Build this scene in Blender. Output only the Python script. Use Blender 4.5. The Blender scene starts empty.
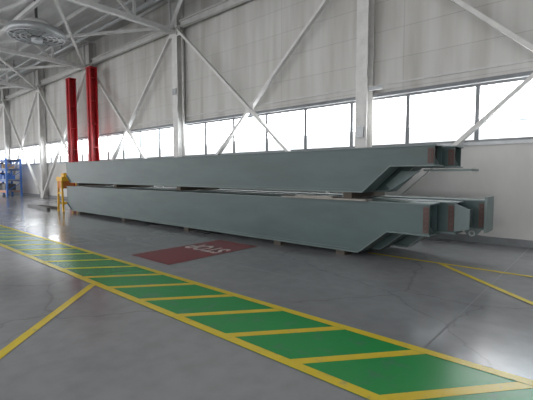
import bpy, bmesh, math, random
from mathutils import Vector, Matrix
random.seed(4)
S=bpy.context.scene
S.view_settings.view_transform='Standard'
S.view_settings.look='None'
S.view_settings.exposure=0.5

# ---------------- materials ----------------
def mat(name,col,rough=.6,metal=0,var=.15,scale=3,col2=None,bump=0,spec=.5,stretch=(1,1,1)):
    m=bpy.data.materials.new(name); m.use_nodes=True
    nt=m.node_tree; b=nt.nodes['Principled BSDF']
    b.inputs['Roughness'].default_value=rough; b.inputs['Metallic'].default_value=metal
    b.inputs['Specular IOR Level'].default_value=spec
    tc=nt.nodes.new('ShaderNodeTexCoord'); mp=nt.nodes.new('ShaderNodeMapping')
    mp.inputs['Scale'].default_value=stretch
    n=nt.nodes.new('ShaderNodeTexNoise'); n.inputs['Scale'].default_value=scale; n.inputs['Detail'].default_value=8
    n.inputs['Roughness'].default_value=.65
    r=nt.nodes.new('ShaderNodeValToRGB')
    c2=col2 or tuple(c*(1-var*2) for c in col)
    r.color_ramp.elements[0].color=(*c2,1); r.color_ramp.elements[1].color=(*col,1)
    r.color_ramp.elements[0].position=.35; r.color_ramp.elements[1].position=.6
    nt.links.new(tc.outputs['Object'],mp.inputs['Vector']); nt.links.new(mp.outputs[0],n.inputs['Vector'])
    nt.links.new(n.outputs['Fac'],r.inputs['Fac']); nt.links.new(r.outputs[0],b.inputs['Base Color'])
    if bump:
        bp=nt.nodes.new('ShaderNodeBump'); bp.inputs['Strength'].default_value=bump; bp.inputs['Distance'].default_value=.02
        nt.links.new(n.outputs['Fac'],bp.inputs['Height']); nt.links.new(bp.outputs[0],b.inputs['Normal'])
    return m

M={}
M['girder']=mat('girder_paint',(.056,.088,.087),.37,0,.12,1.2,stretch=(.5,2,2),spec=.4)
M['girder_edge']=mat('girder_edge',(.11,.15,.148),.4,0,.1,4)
M['primer']=mat('red_primer',(.085,.04,.032),.6,0,.2,6)
M['rust']=mat('rust',(.09,.055,.04),.7,0,.2,6)
M['white']=mat('white_steel',(.66,.65,.63),.5,0,.07,3)
M['offwhite']=mat('truss_paint',(.56,.56,.55),.55,0,.08,3)
M['red']=mat('red_paint',(.45,.008,.014),.42,0,.15,2)
M['wood']=mat('timber',(.08,.065,.05),.8,0,.2,5,stretch=(.5,6,6))
M['palewood']=mat('pale_board',(.30,.28,.25),.75,0,.15,5)
M['dark']=mat('dark_steel',(.06,.06,.06),.5,0,.1,5)
M['joint']=mat('joint_sealant',(.12,.12,.125),.5,0,.1,5)
M['frame']=mat('window_frame_paint',(.20,.21,.22),.6,0,.1,4)
M['yellowp']=mat('yellow_equipment',(.75,.42,.02),.5,0,.1,4)
M['blue']=mat('blue_rack_paint',(.05,.16,.50),.5,0,.1,4)
M['orange']=mat('rack_beam_orange',(.6,.18,.04),.5,0,.1,4)
M['box']=mat('cardboard',(.35,.25,.15),.8,0,.1,4)
M['roof']=mat('roof_deck',(.50,.50,.50),.8,0,.12,.5,stretch=(1,6,1))
M['galv']=mat('galvanised',(.38,.39,.40),.4,.4,.1,5)
M['dwall']=mat('end_wall_paint',(.40,.39,.38),.8,0,.1,.7)
M['dado']=mat('lower_wall_paint',(.60,.59,.57),.7,0,.05,.8,stretch=(1,1,.5))

def paint(name,col,worn,wear=.40,scale=5):
    m=mat(name,col,.27,0,.1,scale,col2=worn)
    r=[n for n in m.node_tree.nodes if n.type=='VALTORGB'][0]
    r.color_ramp.elements[0].position=wear-.07; r.color_ramp.elements[1].position=wear+.03
    return m
M['green']=paint('green_floor_paint',(.012,.25,.055),(.035,.21,.085),.42,3.5)
M['yellow']=paint('yellow_floor_paint',(.64,.49,.03),(.42,.35,.10),.39,8)
M['redfloor']=paint('red_floor_paint',(.22,.012,.020),(.16,.04,.042),.42,3)
M['letter']=paint('worn_letter_paint',(.60,.54,.52),(.34,.16,.16),.40,9)

def floor_mat():
    m=bpy.data.materials.new('sealed_concrete'); m.use_nodes=True; nt=m.node_tree; N=nt.nodes; L=nt.links
    b=N['Principled BSDF']; tc=N.new('ShaderNodeTexCoord')
    n1=N.new('ShaderNodeTexNoise'); n1.inputs['Scale'].default_value=.42; n1.inputs['Detail'].default_value=9; n1.inputs['Roughness'].default_value=.5
    r1=N.new('ShaderNodeValToRGB'); e=r1.color_ramp.elements
    e[0].position=.30; e[0].color=(.20,.206,.216,1); e[1].position=.70; e[1].color=(.285,.29,.297,1)
    n2=N.new('ShaderNodeTexNoise'); n2.inputs['Scale'].default_value=5; n2.inputs['Detail'].default_value=8
    r2=N.new('ShaderNodeValToRGB'); r2.color_ramp.elements[0].position=.3; r2.color_ramp.elements[0].color=(.88,.88,.88,1)
    r2.color_ramp.elements[1].position=.6; r2.color_ramp.elements[1].color=(1,1,1,1)
    mx=N.new('ShaderNodeMixRGB'); mx.blend_type='MULTIPLY'; mx.inputs[0].default_value=1
    v=N.new('ShaderNodeTexVoronoi'); v.feature='DISTANCE_TO_EDGE'; v.inputs['Scale'].default_value=.30
    nd=N.new('ShaderNodeTexNoise'); nd.inputs['Scale'].default_value=2.5; nd.inputs['Detail'].default_value=5
    md=N.new('ShaderNodeMixRGB'); md.blend_type='ADD'; md.inputs[0].default_value=.35
    rc=N.new('ShaderNodeValToRGB'); rc.color_ramp.elements[0].position=.001; rc.color_ramp.elements[0].color=(.65,.65,.65,1)
    rc.color_ramp.elements[1].position=.005; rc.color_ramp.elements[1].color=(1,1,1,1)
    mx2=N.new('ShaderNodeMixRGB'); mx2.blend_type='MULTIPLY'; mx2.inputs[0].default_value=.7
    L.new(tc.outputs['Object'],n1.inputs['Vector']); L.new(tc.outputs['Object'],n2.inputs['Vector'])
    L.new(tc.outputs['Object'],nd.inputs['Vector']); L.new(tc.outputs['Object'],md.inputs[1]); L.new(nd.outputs['Color'],md.inputs[2])
    L.new(md.outputs[0],v.inputs['Vector']); L.new(v.outputs['Distance'],rc.inputs['Fac'])
    L.new(n1.outputs['Fac'],r1.inputs['Fac']); L.new(n2.outputs['Fac'],r2.inputs['Fac'])
    L.new(r1.outputs[0],mx.inputs[1]); L.new(r2.outputs[0],mx.inputs[2])
    L.new(mx.outputs[0],mx2.inputs[1]); L.new(rc.outputs[0],mx2.inputs[2]); L.new(mx2.outputs[0],b.inputs['Base Color'])
    mr=N.new('ShaderNodeMapRange'); mr.inputs['To Min'].default_value=.11; mr.inputs['To Max'].default_value=.27
    mr.inputs['From Min'].default_value=.3; mr.inputs['From Max'].default_value=.7
    L.new(n1.outputs['Fac'],mr.inputs['Value']); L.new(mr.outputs[0],b.inputs['Roughness'])
    bp=N.new('ShaderNodeBump'); bp.inputs['Strength'].default_value=.07; bp.inputs['Distance'].default_value=.01
    L.new(n2.outputs['Fac'],bp.inputs['Height']); L.new(bp.outputs[0],b.inputs['Normal'])
    return m
M['floor']=floor_mat()

def wall_mat():
    m=bpy.data.materials.new('stained_wall_panels'); m.use_nodes=True; nt=m.node_tree; N=nt.nodes; L=nt.links
    b=N['Principled BSDF']; b.inputs['Roughness'].default_value=.75
    tc=N.new('ShaderNodeTexCoord'); sp=N.new('ShaderNodeSeparateXYZ'); cb=N.new('ShaderNodeCombineXYZ')
    L.new(tc.outputs['Object'],sp.inputs[0]); L.new(sp.outputs[0],cb.inputs[0]); L.new(sp.outputs[2],cb.inputs[1])
    br=N.new('ShaderNodeTexBrick'); br.offset=0; br.inputs['Scale'].default_value=1
    br.inputs['Brick Width'].default_value=4.12; br.inputs['Row Height'].default_value=.78
    br.inputs['Mortar Size'].default_value=.012; br.inputs['Mortar Smooth'].default_value=.3
    br.inputs['Color1'].default_value=(.58,.57,.55,1); br.inputs['Color2'].default_value=(.55,.54,.52,1); br.inputs['Mortar'].default_value=(.46,.45,.435,1)
    L.new(cb.outputs[0],br.inputs['Vector'])
    mp=N.new('ShaderNodeMapping'); mp.inputs['Scale'].default_value=(2.2,1,.22); L.new(tc.outputs['Object'],mp.inputs['Vector'])
    n=N.new('ShaderNodeTexNoise'); n.inputs['Scale'].default_value=.9; n.inputs['Detail'].default_value=9; L.new(mp.outputs[0],n.inputs['Vector'])
    r=N.new('ShaderNodeValToRGB'); r.color_ramp.elements[0].position=.33; r.color_ramp.elements[0].color=(.76,.745,.72,1)
    r.color_ramp.elements[1].position=.6; r.color_ramp.elements[1].color=(1,1,1,1); L.new(n.outputs['Fac'],r.inputs['Fac'])
    mx=N.new('ShaderNodeMixRGB'); mx.blend_type='MULTIPLY'; mx.inputs[0].default_value=1
    L.new(br.outputs['Color'],mx.inputs[1]); L.new(r.outputs[0],mx.inputs[2]); L.new(mx.outputs[0],b.inputs['Base Color'])
    return m
M['wall']=wall_mat()

def pane_mat():
    m=bpy.data.materials.new('emissive_daylight_glazing'); m.use_nodes=True; nt=m.node_tree; N=nt.nodes; L=nt.links
    b=N['Principled BSDF']; b.inputs['Base Color'].default_value=(.6,.65,.65,1); b.inputs['Roughness'].default_value=.3
    tc=N.new('ShaderNodeTexCoord'); n=N.new('ShaderNodeTexNoise'); n.inputs['Scale'].default_value=1.3; n.inputs['Detail'].default_value=4
    L.new(tc.outputs['Object'],n.inputs['Vector'])
    r=N.new('ShaderNodeValToRGB'); r.color_ramp.elements[0].position=.38; r.color_ramp.elements[0].color=(.66,.75,.80,1)
    r.color_ramp.elements[1].position=.52; r.color_ramp.elements[1].color=(.97,.98,1,1)
    L.new(n.outputs['Fac'],r.inputs['Fac']); L.new(r.outputs[0],b.inputs['Emission Color'])  # panes emit their own glow in place of bright sky behind them
    # lower band emits less, standing in for the greyer view outside
    sp=N.new('ShaderNodeSeparateXYZ'); L.new(tc.outputs['Object'],sp.inputs[0])
    mr=N.new('ShaderNodeMapRange'); mr.inputs['From Min'].default_value=2.75; mr.inputs['From Max'].default_value=2.9
    mr.inputs['To Min'].default_value=.8; mr.inputs['To Max'].default_value=PANE
    L.new(sp.outputs[2],mr.inputs['Value']); L.new(mr.outputs[0],b.inputs['Emission Strength'])
    return m
PANE=7.0
M['pane']=pane_mat()

# ---------------- mesh builder ----------------
class B:
    def __init__(s,name): s.name=name; s.bm=bmesh.new(); s.mats=[]
    def mi(s,k):
        if k not in s.mats: s.mats.append(k)
        return s.mats.index(k)
    def box(s,x0,x1,y0,y1,z0,z1,k):
        vs=[s.bm.verts.new(p) for p in [(x0,y0,z0),(x1,y0,z0),(x1,y1,z0),(x0,y1,z0),(x0,y0,z1),(x1,y0,z1),(x1,y1,z1),(x0,y1,z1)]]
        i=s.mi(k)
        for f in [(0,3,2,1),(4,5,6,7),(0,1,5,4),(1,2,6,5),(2,3,7,6),(3,0,4,7)]:
            s.bm.faces.new([vs[j] for j in f]).material_index=i
    def beam(s,p0,p1,w,h,k,up=(0,0,1)):
        p0=Vector(p0);p1=Vector(p1);d=(p1-p0).normalized();u=Vector(up)
        if abs(d.dot(u))>.99: u=Vector((0,1,0))
        a=d.cross(u).normalized(); c=a.cross(d).normalized()
        vs=[s.bm.verts.new(p+a*sa*w/2+c*sc*h/2) for p in (p0,p1) for sa,sc in((-1,-1),(1,-1),(1,1),(-1,1))]
        i=s.mi(k)
        for f in [(0,1,2,3),(7,6,5,4),(0,4,5,1),(1,5,6,2),(2,6,7,3),(3,7,4,0)]:
            s.bm.faces.new([vs[j] for j in f]).material_index=i
    def cyl(s,p0,p1,r,k,n=16,r2=None):
        p0=Vector(p0);p1=Vector(p1);d=(p1-p0);q=d.to_track_quat('Z','Y'); r2=r if r2 is None else r2
        A=[s.bm.verts.new(p0+q@Vector((math.cos(t)*r,math.sin(t)*r,0))) for t in [2*math.pi*j/n for j in range(n)]]
        C=[s.bm.verts.new(p1+q@Vector((math.cos(t)*r2,math.sin(t)*r2,0))) for t in [2*math.pi*j/n for j in range(n)]]
        i=s.mi(k)
        for j in range(n):
            f=s.bm.faces.new([A[j],A[(j+1)%n],C[(j+1)%n],C[j]]); f.material_index=i; f.smooth=True
        s.bm.faces.new(A[::-1]).material_index=i; s.bm.faces.new(C).material_index=i
    def prism(s,poly,y0,y1,k):
        i=s.mi(k)
        a=[s.bm.verts.new((x,y0,z)) for x,z in poly]; b=[s.bm.verts.new((x,y1,z)) for x,z in poly]
        s.bm.faces.new(a).material_index=i; s.bm.faces.new(b[::-1]).material_index=i
        n=len(poly)
        for j in range(n): s.bm.faces.new([a[j],b[j],b[(j+1)%n],a[(j+1)%n]]).material_index=i
    def flat(s,poly,z,k,t=.0015):
        i=s.mi(k)
        a=[s.bm.verts.new((x,y,z)) for x,y in poly]
        f=s.bm.faces.new(a); f.material_index=i
        f.normal_update()
        if f.normal.z<0: f.normal_flip()
    def ring(s,c,R,r,k,axis='Z',n=28,m=8):
        i=s.mi(k); rows=[]
        for a in range(n):
            t=2*math.pi*a/n; row=[]
            for b_ in range(m):
                p=2*math.pi*b_/m; rr=R+r*math.cos(p); z=r*math.sin(p)
                v=Vector((rr*math.cos(t),rr*math.sin(t),z))
                if axis=='Y': v=Vector((v.x,v.z,v.y))
                if axis=='X': v=Vector((v.z,v.x,v.y))
                row.append(s.bm.verts.new(Vector(c)+v))
            rows.append(row)
        for a in range(n):
            for b_ in range(m):
                f=s.bm.faces.new([rows[a][b_],rows[(a+1)%n][b_],rows[(a+1)%n][(b_+1)%m],rows[a][(b_+1)%m]]); f.material_index=i; f.smooth=True
    def done(s,fix=True,parent=None):
        if fix: bmesh.ops.recalc_face_normals(s.bm,faces=s.bm.faces[:])
        me=bpy.data.meshes.new(s.name); s.bm.to_mesh(me); s.bm.free()
        for k in s.mats: me.materials.append(M[k])
        o=bpy.data.objects.new(s.name,me); S.collection.objects.link(o)
        if parent: o.parent=parent
        return o

XL,XR,YF,YW,ZR=-50,14,-14,10.1,9.0
# ---------------- shell ----------------
b=B('floor'); b.box(XL,XR,YF,YW+.3,-.2,0,'floor'); b.done()
b=B('ceiling'); b.box(XL,XR,YF,YW+.3,ZR,ZR+.15,'roof')
y=YF+1
while y<YW:
    b.box(XL,XR,y-.04,y+.04,ZR-.18,ZR,'offwhite'); y+=1.6
b.done()
WB,WT=2.36,3.72
b=B('wall_back')
b.box(XL,XR,YW,YW+.3,0,WB,'dado'); b.box(XL,XR,YW,YW+.3,WT,ZR,'wall')
b.done()
b=B('trim_sill'); b.box(XL,XR,YW-.06,YW+.02,WB-.08,WB,'galv'); b.done()
b=B('trim_lintel'); b.box(XL,XR,YW-.07,YW,WT,WT+.09,'frame')
b.box(XL,XR,YW-.04,YW,WT+.30,WT+.34,'offwhite'); b.done()
b=B('baseboard_back'); b.box(XL,XR,YW-.06,YW,0,.16,'frame'); b.done()
b=B('wall_left'); b.box(XL-.3,XL,YF,YW+.3,7.0,ZR,'dwall'); b.box(XL-.3,XL,9.0,YW+.3,0,7.0,'dwall'); b.box(XL-.3,XL,YF,YF+1,0,7.0,'dwall'); b.done()  # unseen end wall, left open below the header to let world light in
b=B('wall_right'); b.box(XR,XR+.3,YF,YW+.3,0,ZR,'dwall'); b.done()
# windows
x=-4.0-1.65*27; n=1
while x<XR-1.65:
    b=B('window_%d'%n); n+=1
    x0,x1=x,x+1.65; y0,y1=YW+.08,YW+.14
    b.box(x0,x0+.045,y0-.03,y1,WB,WT,'frame'); b.box(x1-.045,x1,y0-.03,y1,WB,WT,'frame')
    b.box(x0+.045,x1-.045,y0-.03,y1,WB,WB+.06,'frame'); b.box(x0+.045,x1-.045,y0-.03,y1,WT-.06,WT,'frame')
    b.box(x0+.045,x1-.045,y0,y1,WB+.44,WB+.465,'frame')
    b.box(x0+.045,x1-.045,y0+.01,y0+.02,WB+.06,WT-.06,'pane')
    b.done(); x+=1.65

# columns
CX=[3.2,-5.1,-13.6,-21.6,-29.3,-37.2,-46.7]
def column(name,x,y,w,d,h,k,z0=0,tw=.025):
    b=B(name)
    b.box(x-w/2,x+w/2,y-d/2,y-d/2+tw,z0+.03,h,k); b.box(x-w/2,x+w/2,y+d/2-tw,y+d/2,z0+.03,h,k)
    b.box(x-tw/2,x+tw/2,y-d/2+tw,y+d/2-tw,z0+.03,h,k)
    b.box(x-w/2-.08,x+w/2+.08,y-d/2-.03,y+d/2+.02,z0,z0+.03,k)
    return b
for i,x in enumerate(CX):
    b=column('steel_column',x,9.86,.34,.36,ZR-.19,'white')
    for z in (2.0,4.2,7.3): b.box(x-.17,x+.17,9.66,9.70,z,z+.25,'white')
    if i==1:
        b.box(x+.17,x+.55,9.75,9.8,3.86,3.95,'galv'); b.box(x-.1,x+.1,9.6,9.66,2.6,2.9,'galv')
    if i==2:
        b.box(x-.12,x+.12,9.63,9.66,4.9,5.15,'galv'); b.cyl((x+.25,9.9,0.1),(x+.25,9.9,8),.04,'white')
    b.done()
# X bracing + eave strut
for i in range(len(CX)-1):
    xr,xl=CX[i],CX[i+1]; b=B('wall_cross_brace')
    xa,xb=xl+.18,xr-.18
    b.beam((xa,9.78,.25),(xb,9.78,7.55),.09,.15,'white',(0,1,0))
    b.beam((xa,9.66,7.55),(xb,9.66,.25),.09,.15,'white',(0,1,0))
    c=((xa+xb)/2,3.9); b.box(c[0]-.18,c[0]+.18,9.70,9.735,c[1]-.18,c[1]+.18,'white')
    for xx in (xa,xb):
        for z in (.3,7.45): b.box(xx-.16 if xx==xb else xx,xx if xx==xb else xx+.16,9.70,9.735,z-.2,z+.2,'white')
    b.done()
# trusses
for x in CX:
    b=B('roof_truss'); zb,zt=7.45,8.72
    b.box(x-.1,x+.1,YF,9.66,zb-.09,zb+.09,'offwhite'); b.box(x-.1,x+.1,YF,9.66,zt-.09,zt+.09,'offwhite')
    y=9.5; k=0
    while y>YF+1.7:
        b.beam((x,y,zb),(x,y,zt),.09,.09,'offwhite')
        b.beam((x,y,zb if k%2 else zt),(x,y-1.6,zt if k%2 else zb),.09,.09,'offwhite',(1,0,0)); y-=1.6;k+=1
    b.done()
# horizontal plan bracing and longitudinal struts
b=B('roof_brace_framework')
for i in range(len(CX)-1):
    xl,xr=CX[i+1],CX[i]
    b.box(xl+.18,xr-.18,9.80,9.95,7.62,7.68,'white'); b.box(xl+.18,xr-.18,9.80,9.95,7.86,7.92,'white'); b.box(xl+.18,xr-.18,9.86,9.89,7.68,7.86,'white')
    for y in (5.0,0.2,-4.6):
        b.beam((xl,y,7.45),(xr,y,7.45),.11,.11,'offwhite')
    b.beam((xl,9.5,7.5),(xr,5.0,7.5),.1,.1,'offwhite'); b.beam((xl,5.0,7.58),(xr,9.5,7.58),.1,.1,'offwhite')
    b.beam((xl,.2,7.5),(xr,5.0,7.5),.1,.1,'offwhite')
    b.beam((xl,5,8.7),(xr,5,7.5),.09,.09,'offwhite'); b.beam((xl,.2,7.5),(xr,.2,8.7),.09,.09,'offwhite')
b.done()
b=B('overhead_pipe_run')
for y,z,r in ((8.3,8.05,.09),(7.9,8.15,.06),(2.9,8.1,.11)):
    b.cyl((XL+.1,y,z),(XR-.1,y,z),r,'galv',12)
    for x in CX: b.box(x+.12,x+.14,y-.02,y+.02,z,8.99,'dark')
b.done()
# round fan heater
cx,cy,cz=-15.9,5.3,6.75
b=B('ceiling_ventilator')
b.cyl((cx,cy,cz-.12),(cx,cy,cz+.12),.95,'galv',40,.95)
b.cyl((cx,cy,cz+.12),(cx,cy,cz+.45),.75,'offwhite',40,.35)
for R in (.9,.72,.54,.36): b.ring((cx,cy,cz-.14),R,.03,'galv')
b.cyl((cx,cy,cz-.3),(cx,cy,cz-.1),.18,'galv',20)
b.cyl((cx,cy,cz+.4),(cx,cy,ZR-.05),.05,'dark',10)
for a in range(8):
    t=a*math.pi/4; b.beam((cx,cy,cz-.15),(cx+.9*math.cos(t),cy+.9*math.sin(t),cz-.15),.02,.02,'dark')
b.done()

# red columns
for x,h in ((-22.95,6.95),(-20.35,7.1)):
    b=column('red_steel_column',x,9.3,.48,.38,h,'red',tw=.05)
    b.box(x-.26,x+.26,9.1,9.50,h,h+.05,'red')
    for z in [1.2*i+.6 for i in range(6)]: b.box(x-.24,x+.24,9.15,9.45,z,z+.03,'red')
    b.box(x-.05,x+.05,9.05,9.09,.03,h,'red')
    b.done()

# ---------------- girders ----------------
def girder(name,xl,xr,xt,xs,y0,y1,zb,zs,zt,endk='girder'):
    """xl left end, xr right end, xt start of taper, xs end of taper"""
    b=B(name); f=.022; ov=.035
    lt=.45
    prof=[(xl,zb+.30),(xl+lt,zb+f),(xt,zb+f),(xs,zs+f),(xr,zs+f),(xr,zt-f),(xl,zt-f)]
    for ya in (y0+ov,y1-ov-.014): b.prism(prof,ya,ya+.014,'girder')
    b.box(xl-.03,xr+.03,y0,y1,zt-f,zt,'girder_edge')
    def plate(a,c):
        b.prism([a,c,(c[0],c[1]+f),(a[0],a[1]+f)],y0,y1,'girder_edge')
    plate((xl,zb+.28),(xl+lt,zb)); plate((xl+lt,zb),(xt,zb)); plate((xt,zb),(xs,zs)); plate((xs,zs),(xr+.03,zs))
    # stiffening diaphragms, end plates
    x=xl+1.2
    while x<xt-.3:
        b.box(x,x+.012,y0+ov+.014,y1-ov-.014,zb+.03,zt-.03,'girder'); x+=1.5
    b.box(xl+.02,xl+.04,y0+ov,y1-ov,zb+.31,zt-f,'girder')
    b.box(xr-.10,xr-.085,y0+ov+.014,y1-ov-.014,zs+f,zt-f,endk)
    # splice/connection angle at the end, with bolts
    b.box(xr-.10,xr-.01,y0+ov-.02,y0+ov,zs+.05,zt-.06,'primer')
    for z in [zs+.09+i*(zt-zs-.22)/4 for i in range(5)]:
        b.cyl((xr-.055,y0+ov-.034,z),(xr-.055,y0+ov-.02,z),.013,'dark',8)
    # knee gussets inside the open end + welded seam strip along the web
    b.prism([(xr-.085,zs+f),(xr+.02,zs+f),(xr-.085,zs+.2)],(y0+y1)/2-.006,(y0+y1)/2+.006,'girder_edge')
    b.box(xl+lt+.2,xt-.2,y0+ov-.004,y0+ov,zb+.055,zb+.062,'girder_edge')
    return b
g=[]
def addg(name,*a,**k):
    bb=girder(name,*a,**k); g.append(bb); return bb
b=addg('crane_girder',-17.1,-2.2,-3.5,-2.93,6.60,7.05,.11,.56,1.11); b.done()
b=addg('crane_girder',-17.0,-1.96,-3.3,-2.75,7.15,7.60,.11,.56,1.12)
b.box(-1.96,-1.75,7.25,7.5,.70,.98,'girder'); b.prism([(-1.96,.60),(-1.72,.66),(-1.72,1.0),(-1.96,1.1)],7.18,7.2,'girder_edge'); b.done()
b=addg('crane_girder',-17.05,-1.60,-3.0,-2.4,7.72,8.15,.11,.60,1.14)
b.box(-1.6,-1.56,7.66,8.2,.56,1.2,'girder_edge'); b.prism([(-1.95,.60),(-1.65,.60),(-1.75,.46),(-1.88,.46)],7.74,7.76,'girder_edge')
b.ring((-1.80,7.71,.53),.045,.015,'galv','Y',20,8); b.done()
b=addg('crane_girder',-17.1,-2.15,-3.43,-2.9,6.60,7.05,1.26,1.74,2.10,endk='primer'); up=b.done()
b=addg('crane_girder',-17.0,-2.0,-3.2,-2.7,7.2,7.65,1.26,1.72,2.10,endk='primer')
b.box(-2.5,-1.7,7.15,7.6,1.66,1.695,'girder_edge'); b.prism([(-3.1,1.30),(-2.55,1.66),(-2.9,1.66),(-3.2,1.40)],7.12,7.14,'girder_edge'); b.done()
# timber packing
b=B('timber_cribbing')
for x in (-16.2,-12.6,-9.0,-5.6,-3.95):
    b.box(x-.1,x+.1,6.72,8.25,0,.11,'wood')
b.done()
b=B('packing_blocks')
for x in (-16.0,-12.9,-9.2,-3.75):
    b.box(x-.09,x+.09,6.62,8.1,1.142,1.26,'wood')
b.done(parent=up)
b=B('loose_board'); b.box(-5.3,-3.3,6.5,6.78,1.112,1.14,'palewood'); b.box(-4.9,-4.0,6.48,6.70,1.14,1.17,'palewood'); b.done()

# yellow stand at far end
b=B('yellow_lifting_stand')
for x in (-18.0,-17.45):
    for y in (6.6,7.2): b.beam((x,y,0),(x+(.1 if x<-17.7 else -.1),y,1.4),.07,.07,'yellowp')
    b.beam((x,6.6,.35),(x,7.2,.35),.06,.06,'yellowp')
b.box(-18.0,-17.4,6.55,7.25,1.32,1.50,'yellowp'); b.box(-17.92,-17.55,6.58,7.1,1.0,1.32,'orange'); b.beam((-18,6.6,.8),(-17.45,6.6,.8),.06,.06,'yellowp')
b.box(-17.85,-17.6,6.7,7.0,1.50,1.66,'yellowp')
b.done()
# loose timbers on floor
b=B('floor_timber'); b.beam((-21.8,6.6,.06),(-18.6,6.4,.06),.14,.12,'dark'); b.beam((-21.2,6.85,.05),(-19.0,6.95,.05),.1,.1,'wood'); b.done()

# blue pallet rack
b=B('pallet_rack')
RX=(-36.6,-34.4,-32.2)
for x in RX:
    for y in (8.4,9.3): b.box(x-.06,x+.06,y-.06,y+.06,0,2.75,'blue')
    for z in (.4,1.2,2.0): b.beam((x,8.4,z),(x,9.3,z+.6),.04,.04,'blue')
for z in (.35,1.15,1.95,2.6):
    for y in (8.4,9.3): b.box(RX[0]+.05,RX[2]-.05,y-.03,y+.03,z-.07,z+.07,'orange' if z<1 else 'blue')
    b.box(RX[0]+.06,RX[2]-.06,8.43,9.27,z+.07,z+.09,'galv')
    if z<2.5:
        x=RX[0]+.2
        while x<RX[2]-1.0:
            w=random.uniform(.4,.8); h=random.uniform(.25,.5); b.box(x,x+w,8.5,9.2,z+.09,z+.09+h,random.choice(['box','palewood','dark','blue'])); x+=w+.12
b.done()

# ---------------- floor markings ----------------
Y0,Y1=2.46,3.54; lw=.10
b=B('walkway_marking')
b.flat([(XL+.1,Y0),(XR-.1,Y0),(XR-.1,Y1),(XL+.1,Y1)],.002,'green')
for y in (Y0,Y1-lw): b.flat([(XL+.1,y),(XR-.1,y),(XR-.1,y+lw),(XL+.1,y+lw)],.006,'yellow')
x=-1.17+.82*14
sl=.80/.97
while x>XL+2:
    w=.125; d=sl*(Y1-Y0-2*lw)
    b.flat([(x,Y0+lw),(x+w,Y0+lw),(x+w+d,Y1-lw),(x+d,Y1-lw)],.004,'yellow'); x-=.82
b.done(fix=False)
b=B('floor_line_marking')
def line(p,q,w=.1,z=.004):
    p=Vector(p);q=Vector(q);d=(q-p).normalized();a=Vector((-d.y,d.x))*w/2
    b.flat([tuple(p-a),tuple(q-a),tuple(q+a),tuple(p+a)],z,'yellow')
line((-5.55,2.47),(-1.1,-1.87)); 
line((-3.6,7.22),(XR-.2,7.1),.09); line((-2.2,7.2),(1.6,3.55),.09,.008)
b.done(fix=False)
b=B('red_floor_sign'); b.flat([(-7.05,3.9),(-5.75,3.9),(-5.75,6.25),(-7.05,6.25)],.003,'redfloor'); ro=b.done(fix=False)
cu=bpy.data.curves.new('stop_text','FONT'); cu.body='STOP'; cu.size=.52; cu.align_x='CENTER'; cu.align_y='CENTER'; cu.extrude=.0005; cu.offset=.012
to=bpy.data.objects.new('stop_lettering',cu); S.collection.objects.link(to); to.location=(-6.4,5.35,.0075); to.rotation_euler=(0,0,math.pi)
to.scale=(.85,1.3,1); cu.materials.append(M['letter']); to.parent=ro
# expansion joints
b=B('floor_joint')
for y in (4.7,-1.5): b.flat([(XL,y),(XR,y),(XR,y+.012),(XL,y+.012)],.001,'joint')
for x in (-38,-30,-22,-14,-9.5,-1.2,6): b.flat([(x,YF),(x+.012,YF),(x+.012,YW-.1),(x,YW-.1)],.0012,'joint')
b.done(fix=False)

# ---------------- light ----------------
w=bpy.data.worlds.new('w'); S.world=w; w.use_nodes=True
w.node_tree.nodes['Background'].inputs[0].default_value=(.975,.98,1,1); w.node_tree.nodes['Background'].inputs[1].default_value=2.0
def area(name,loc,sx,sy,power,rot=(0,0,0),col=(1,.99,.97)):
    l=bpy.data.lights.new(name,'AREA'); l.shape='RECTANGLE'; l.size=sx; l.size_y=sy; l.energy=power; l.color=col
    o=bpy.data.objects.new(name,l); o.location=loc; o.rotation_euler=rot; S.collection.objects.link(o)
for i,x in enumerate((-34,-18,-2)):
    area('added_fill_light',(x,-6,7.2),3,1,260)  # unseen fill lights added under the roof to brighten the interior

cam=bpy.data.cameras.new('camera'); co=bpy.data.objects.new('camera',cam); S.collection.objects.link(co)
cam.sensor_width=36; cam.lens=385/533*36; cam.clip_start=.05; cam.clip_end=300
co.location=(0,0,1.6)
th=math.radians(48.6); p=math.atan(25.5/385)
f=Vector((-math.cos(th)*math.cos(p),math.sin(th)*math.cos(p),-math.sin(p)))
co.rotation_euler=f.to_track_quat('-Z','Y').to_euler()
S.camera=co
